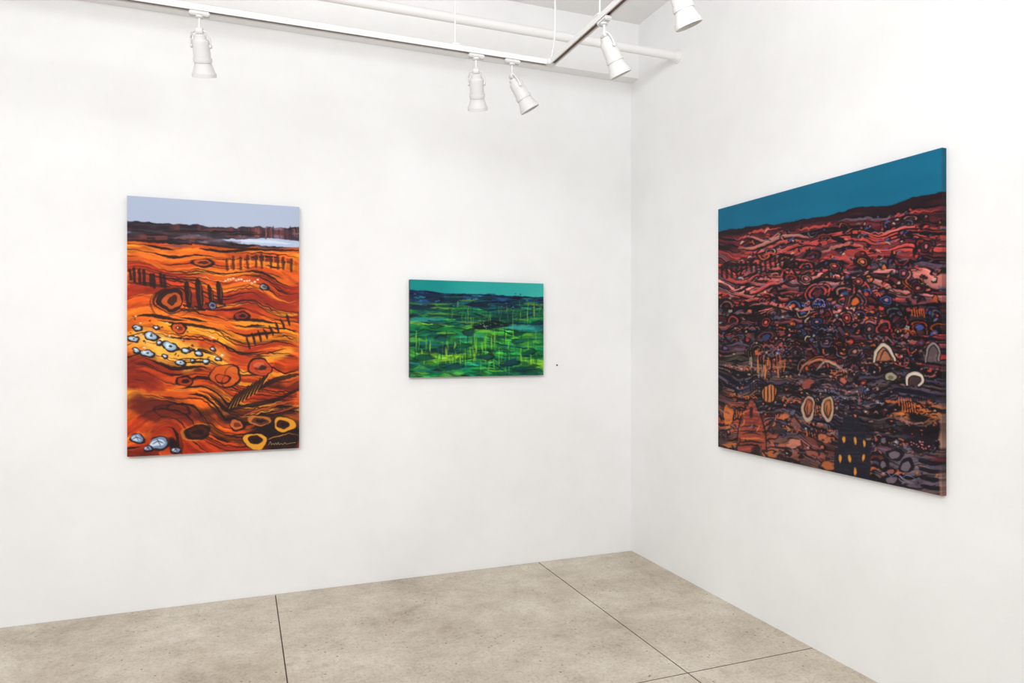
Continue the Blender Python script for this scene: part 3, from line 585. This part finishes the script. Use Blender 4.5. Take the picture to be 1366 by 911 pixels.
# cup, pebbles and bars at lower right
A.wash(1205, 615, 38, 30, col(110, 98, 108), .6)
A.poly([(1210, 586), (1247, 584), (1246, 594), (1236, 604), (1222, 604), (1213, 596)], col(30, 24, 31), .96)
for k in range(16): A.ell(rnd.uniform(1216, 1243), rnd.uniform(588, 600), 1.0, .9, col(206, 120, 126), 0, .95)
for (x, y, a, b) in [(1195, 607, 9, 7), (1210, 622, 9, 8), (1189, 640, 9, 6), (1180, 588, 6, 5), (1180, 620, 6, 6)]:
    A.ell(x, y, a, b, col(104, 92, 102), 0, .9, 1, .1); A.ell(x, y, a, b, col(24, 19, 26), 0, .95, 1, .1, ring=3.4)
for k in range(5): A.line([(1164, 606+k*8), (1169, 605+k*8), (1174, 607.5+k*8)], 4.4, col(24, 20, 28), .94, .6)
for k in range(4): A.line([(1228+k, 615+k*11), (1242, 618+k*11), (1257, 618+k*11.5)], 6.2, col(26, 21, 30), .94, .6)
sk = np.clip(.5-hz/1.4, 0, 1)
A.full(sk, mixc(col(8, 90, 122), col(16, 104, 134), A.noise(6, 14, 3)))
A.full(np.clip((A.X-1252.5)/3, 0, 1)*np.clip((A.Y-540)/60, 0, 1)*np.clip((A.noise(2, 30)-.3)*3, 0, 1)*.8, col(214, 160, 126))
A.ripple(1.3, 44); A.ripple(.7, 100)
A.line([(1168, 629), (1178, 633), (1184, 630), (1190, 636), (1197, 632), (1204, 637), (1212, 634), (1222, 639)], .8, col(110, 132, 190), .75, .8)
art3 = A

# ---------------------------------------------------------------- stretched canvases
def canvas_material():
    m, nt, p = new_mat('oil_paint_on_canvas', (.5, .5, .5, 1), .55, .15)
    N, K = nt.nodes, nt.links
    at = N.new('ShaderNodeAttribute'); at.attribute_name = 'paint'
    K.new(at.outputs['Color'], p.inputs['Base Color'])
    tc = N.new('ShaderNodeTexCoord'); n = N.new('ShaderNodeTexNoise'); n.inputs['Scale'].default_value = 220; n.inputs['Detail'].default_value = 3
    b = N.new('ShaderNodeBump'); b.inputs['Strength'].default_value = .1; b.inputs['Distance'].default_value = .002
    K.new(tc.outputs['Object'], n.inputs['Vector']); K.new(n.outputs['Fac'], b.inputs['Height']); K.new(b.outputs['Normal'], p.inputs['Normal'])
    return m
M_art = canvas_material()
def mesh_np(name, V, Fc, colr, parent):
    me = bpy.data.meshes.new(name)
    me.vertices.add(len(V)); me.vertices.foreach_set('co', V.astype(np.float32).ravel())
    me.loops.add(Fc.size); me.loops.foreach_set('vertex_index', Fc.astype(np.int32).ravel())
    me.polygons.add(len(Fc)); me.polygons.foreach_set('loop_start', np.arange(0, Fc.size, 4, dtype=np.int32))
    me.update(calc_edges=True); me.validate()
    at = me.color_attributes.new('paint', 'FLOAT_COLOR', 'POINT')
    c4 = np.ones((len(V), 4), np.float32); c4[:, :3] = lin(colr)
    at.data.foreach_set('color', c4.ravel())
    me.materials.append(M_art)
    o = bpy.data.objects.new(name, me); C.objects.link(o); o.parent = parent
    return o
def hang(art, origin, U, Vd, Nn, w, h, depth, label, edge_gain=.8):
    """origin: upper left of the front face; U right, Vd down, Nn out of the wall"""
    root = thing('painting', label, 'painting', origin+U*(w/2)+Vd*(h/2)-Nn*depth)
    off = origin-root.location; W, H = art.W, art.H
    u = np.linspace(0, w, W); v = np.linspace(0, h, H)
    uu, vv = np.meshgrid(u, v)
    V = np.array(off)+uu.ravel()[:, None]*np.array(U)+vv.ravel()[:, None]*np.array(Vd)
    i = np.arange(W*H).reshape(H, W)
    Fc = np.stack([i[:-1, :-1], i[1:, :-1], i[1:, 1:], i[:-1, 1:]], -1).reshape(-1, 4)
    mesh_np('painted_face', V, Fc, np.clip(art.img, 0, 1).reshape(-1, 3), root)
    b = np.concatenate([i[0, :], i[1:, -1], i[-1, -2::-1], i[-2:0:-1, 0]]); n = len(b)
    Vf = V[b]; Vb = Vf-np.array(Nn)*depth
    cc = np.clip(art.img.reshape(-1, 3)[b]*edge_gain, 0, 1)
    k = np.arange(n); k2 = (k+1) % n
    Fe = np.stack([k, k2, k2+n, k+n], -1)
    mesh_np('canvas_edge', np.concatenate([Vf, Vb]), Fe, np.concatenate([cc, cc]), root)
    return root
D = .034; G = .0008
yf = YB-D-G
def wall_rect(Q):
    p = [on_y(x, y, yf) for x, y in Q]; zt = (p[0].z+p[1].z)/2; zb = (p[2].z+p[3].z)/2; xl = (p[0].x+p[3].x)/2; xr = (p[1].x+p[2].x)/2
    return Vector((xl, yf, zt)), xr-xl, zt-zb
o, w, h = wall_rect(Q1)
hang(art1, o, Vector((1, 0, 0)), Vector((0, 0, -1)), Vector((0, -1, 0)), w, h, D, 'tall upright canvas of flowing orange and red land under a pale blue-grey sky')
o, w, h = wall_rect(Q2)
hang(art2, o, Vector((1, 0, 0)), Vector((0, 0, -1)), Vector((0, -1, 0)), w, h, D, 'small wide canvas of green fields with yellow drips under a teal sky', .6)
D3 = .025; xf = XR-D3-G
p = [on_x(x, y, xf) for x, y in Q3]; zt = (p[0].z+p[1].z)/2; zb = (p[2].z+p[3].z)/2; y0 = (p[0].y+p[3].y)/2; y1 = (p[1].y+p[2].y)/2
hang(art3, Vector((xf, y0, zt)), Vector((0, -1, 0)), Vector((0, 0, -1)), Vector((-1, 0, 0)), y0-y1, zt-zb, D3, 'large square canvas crowded with dark red and purple shapes under a blue sky')

# tiny dot on the wall
pd = on_y(743, 487, YB)
bm = bmesh.new(); add_lathe(bm, (0, 0, 0), (0, -1, 0), [(0, .006), (.003, .0055), (.0045, .003)], 16)
o = link_obj('wall_dot', bm, M_dot, None, True); o.location = pd; o['label'] = 'tiny dark red dot on the white wall right of the green painting'; o['category'] = 'dot'

# ---------------------------------------------------------------- lighting track
tr = thing('lighting_track', 'white L-shaped lighting track hung on thin rods near the ceiling', 'track', (XT, YT, ZT))
def rail(x0, x1, y0, y1, along):
    bm = bmesh.new(); hw = .0175
    def bx(a0, a1, z0, z1):
        if along == 'x': add_box(bm, x0, x1, a0, a1, z0, z1)
        else: add_box(bm, a0, a1, y0, y1, z0, z1)
    bx(-hw, hw, .014, .026); bx(-hw, -hw+.007, 0, .014); bx(hw-.007, hw, 0, .014)
    o = link_obj('rail', bm, M_white, tr)
    bm = bmesh.new(); bx(-hw+.0072, hw-.0072, .006, .0138)
    link_obj('power_slot', bm, M_slot, o)
rail(-4.2, -.03, 0, 0, 'x'); rail(0, 0, -3.8, -.03, 'y')
bm = bmesh.new(); add_box(bm, -.03, .02, -.03, .02, -.001, .0265); bmesh.ops.bevel(bm, geom=bm.edges[:], offset=.003, segments=2, affect='EDGES')
link_obj('corner_connector', bm, M_white, tr)
for (x, y) in [(.996-XT, 0), (-1.1-XT, 0), (0, 2.837-YT), (0, 1.1-YT)]:
    bm = bmesh.new(); add_tube(bm, [(x, y, .024), (x, y, ZC-ZT)], .0042, 10); add_box(bm, x-.02, x+.02, y-.02, y+.02, .0262, .034)
    add_lathe(bm, (x, y, ZC-ZT-.014), (0, 0, 1), [(0, .022), (.014, .026)], 16)
    link_obj('suspension_rod', bm, M_white, tr, True)
bm = bmesh.new()
pts = [(-.005, -.005, .024)]+[(.012*math.sin(k*.8)+.008, .012*math.cos(k*.7)-.01, .024+(ZC-ZT-.024)*k/8) for k in range(1, 9)]
add_tube(bm, [tuple(q) for q in curve(pts, 4)], .0045, 8); link_obj('power_cable', bm, M_white, tr, True)

# ---------------------------------------------------------------- pipe
yp = YB-.58; pi = thing('ceiling_pipe', 'white painted pipe running under the ceiling into the right wall', 'pipe', (XR, yp, 3.325))
bm = bmesh.new(); add_tube(bm, [(XL-XR+.3, 0, 0), (-.03, 0, 0), (0, 0, 0)], .027, 20); link_obj('pipe', bm, M_pipe, pi, True)
bm = bmesh.new(); add_lathe(bm, (-.03, 0, 0), (1, 0, 0), [(0, .031), (.02, .034), (.021, .042), (.0295, .042)], 24); link_obj('wall_flange', bm, M_pipe, pi, True)

# ---------------------------------------------------------------- spotlights
GRP = 'white spotlights on the lighting track'
def spot(px, run, aim, label, watts):
    r_ = ray(px, 0)
    if run == 'back': t = YT/r_.y; pos = Vector((r_.x*t, YT, ZT))
    else: t = XT/r_.x; pos = Vector((XT, r_.y*t, ZT))
    root = thing('track_spotlight', label, 'spotlight', pos, GRP)
    al = run == 'back'; ex = .014 if al else 0.0
    bm = bmesh.new()
    hx, hy = (.042, .0165) if al else (.0165, .042)
    add_box(bm, -hx, hx, -hy, hy, -.020, -.0005)
    bmesh.ops.bevel(bm, geom=bm.edges[:], offset=.004, segments=2, affect='EDGES')
    link_obj('adapter', bm, M_lamp, root)
    bm = bmesh.new(); add_lathe(bm, (0, 0, -.019), (0, 0, -1), [(0, .017), (.008, .016), (.012, .0065), (.040+ex, .0065), (.043+ex, .011), (.052+ex, .011)], 20)
    link_obj('stem', bm, M_lamp, root, True)
    d, a, b = frame_of(aim); pv = Vector((0, 0, -.070-ex))
    bm = bmesh.new(); add_lathe(bm, pv-a*.016, a, [(0, .011), (.003, .0145), (.029, .0145), (.032, .011)], 20)
    link_obj('swivel', bm, M_lamp, root, True)
    st = pv+d*.012
    bm = bmesh.new(); add_tube(bm, [tuple(pv+a*x_*.030+d*y_) for x_, y_ in [(-1.35, .064), (-1.35, .03), (-1.05, .006), (-.4, -.003), (.4, -.003), (1.05, .006), (1.35, .03), (1.35, .064)]], .0044, 8)
    for s_ in (-1, 1): add_lathe(bm, pv+a*s_*.0355+d*.062, a*s_, [(0, .0085), (.008, .0085), (.010, .0055)], 14)
    link_obj('bracket', bm, M_lamp, root, True)
    prof = [(0, .010), (.002, .022), (.006, .0260), (.021, .0272), (.0215, .0315), (.027, .0347), (.034, .0355), (.098, .0361), (.0985, .0396), (.103, .0402), (.112, .0402), (.1165, .0395), (.117, .0362), (.124, .0370), (.146, .0435), (.160, .0485), (.1605, .0512), (.168, .0520), (.178, .0520), (.1785, .0490), (.168, .047), (.146, .040), (.138, .034)]
    bm = bmesh.new(); add_lathe(bm, st, d, prof, 40)
    link_obj('housing', bm, M_lamp, root, True)
    bm = bmesh.new(); add_lathe(bm, st, d, [(.139, .0325), (.152, .0325), (.157, .029), (.161, .020), (.1625, .006)], 32)
    link_obj('bulb', bm, M_lens, root, True)
    ld = bpy.data.lights.new('spot_beam', 'SPOT'); ld.energy = watts; ld.spot_size = math.radians(80); ld.spot_blend = 1; ld.shadow_soft_size = .045; ld.color = (1, .98, .95)
    lo = bpy.data.objects.new('spot_beam', ld); C.objects.link(lo); lo.parent = root
    lo.location = st+d*.19; lo.rotation_euler = d.to_track_quat('-Z', 'Y').to_euler()
    return root
spot(266, 'back', (.10, .46, -1.0), 'white spotlight hanging above the orange painting, leftmost on the track', 9)
spot(635, 'back', (.22, .50, -1.0), 'white upright spotlight above the green painting', 9)
spot(683, 'back', (.66, -.05, -1.1), 'slanted white spotlight just left of the bend in the track', 7)
spot(806, 'right', (.56, .02, -1.1), 'slanted white spotlight on the short track run right of the bend', 7)
spot(898, 'right', (.46, .02, -1.1), 'white spotlight cut off by the top of the picture, rightmost on the track', 7)

# ---------------------------------------------------------------- light
w = bpy.data.worlds.new('world'); bpy.context.scene.world = w; w.use_nodes = True
w.node_tree.nodes['Background'].inputs['Color'].default_value = (.965, .983, 1, 1); w.node_tree.nodes['Background'].inputs['Strength'].default_value = .875
def area(name, loc, target, sx, sy, watts, c=(.978, .988, 1)):
    ld = bpy.data.lights.new(name, 'AREA'); ld.shape = 'RECTANGLE'; ld.size = sx; ld.size_y = sy; ld.energy = watts; ld.color = c
    o = bpy.data.objects.new(name, ld); C.objects.link(o); o.location = loc
    o.rotation_euler = (Vector(target)-Vector(loc)).to_track_quat('-Z', 'Y').to_euler(); return o
area('overhead_fill', (-1.6, 0.2, 3.6), (.6, 4.0, 1.0), 3.0, 2.0, 142)  # unseen overhead fill, added to light the room evenly
area('overhead_fill', (0.3, -.8, 3.6), (1.8, 2.6, .8), 2.5, 2.0, 79)  # second added fill, also out of view, towards the right wall
area('ceiling_fill', (.9, 1.2, 2.75), (1.5, 3.2, 3.73), .8, .5, 11, (.95, .975, 1))  # upward fill added to brighten the ceiling, no fixture there

# ---------------------------------------------------------------- camera
cd = bpy.data.cameras.new('camera'); cd.sensor_width = 36; cd.sensor_fit = 'HORIZONTAL'; cd.lens = 36*F/1366
co = bpy.data.objects.new('camera', cd); C.objects.link(co); co.location = (0, 0, EYE); co.rotation_euler = (math.radians(90), 0, -YAW)
bpy.context.scene.camera = co
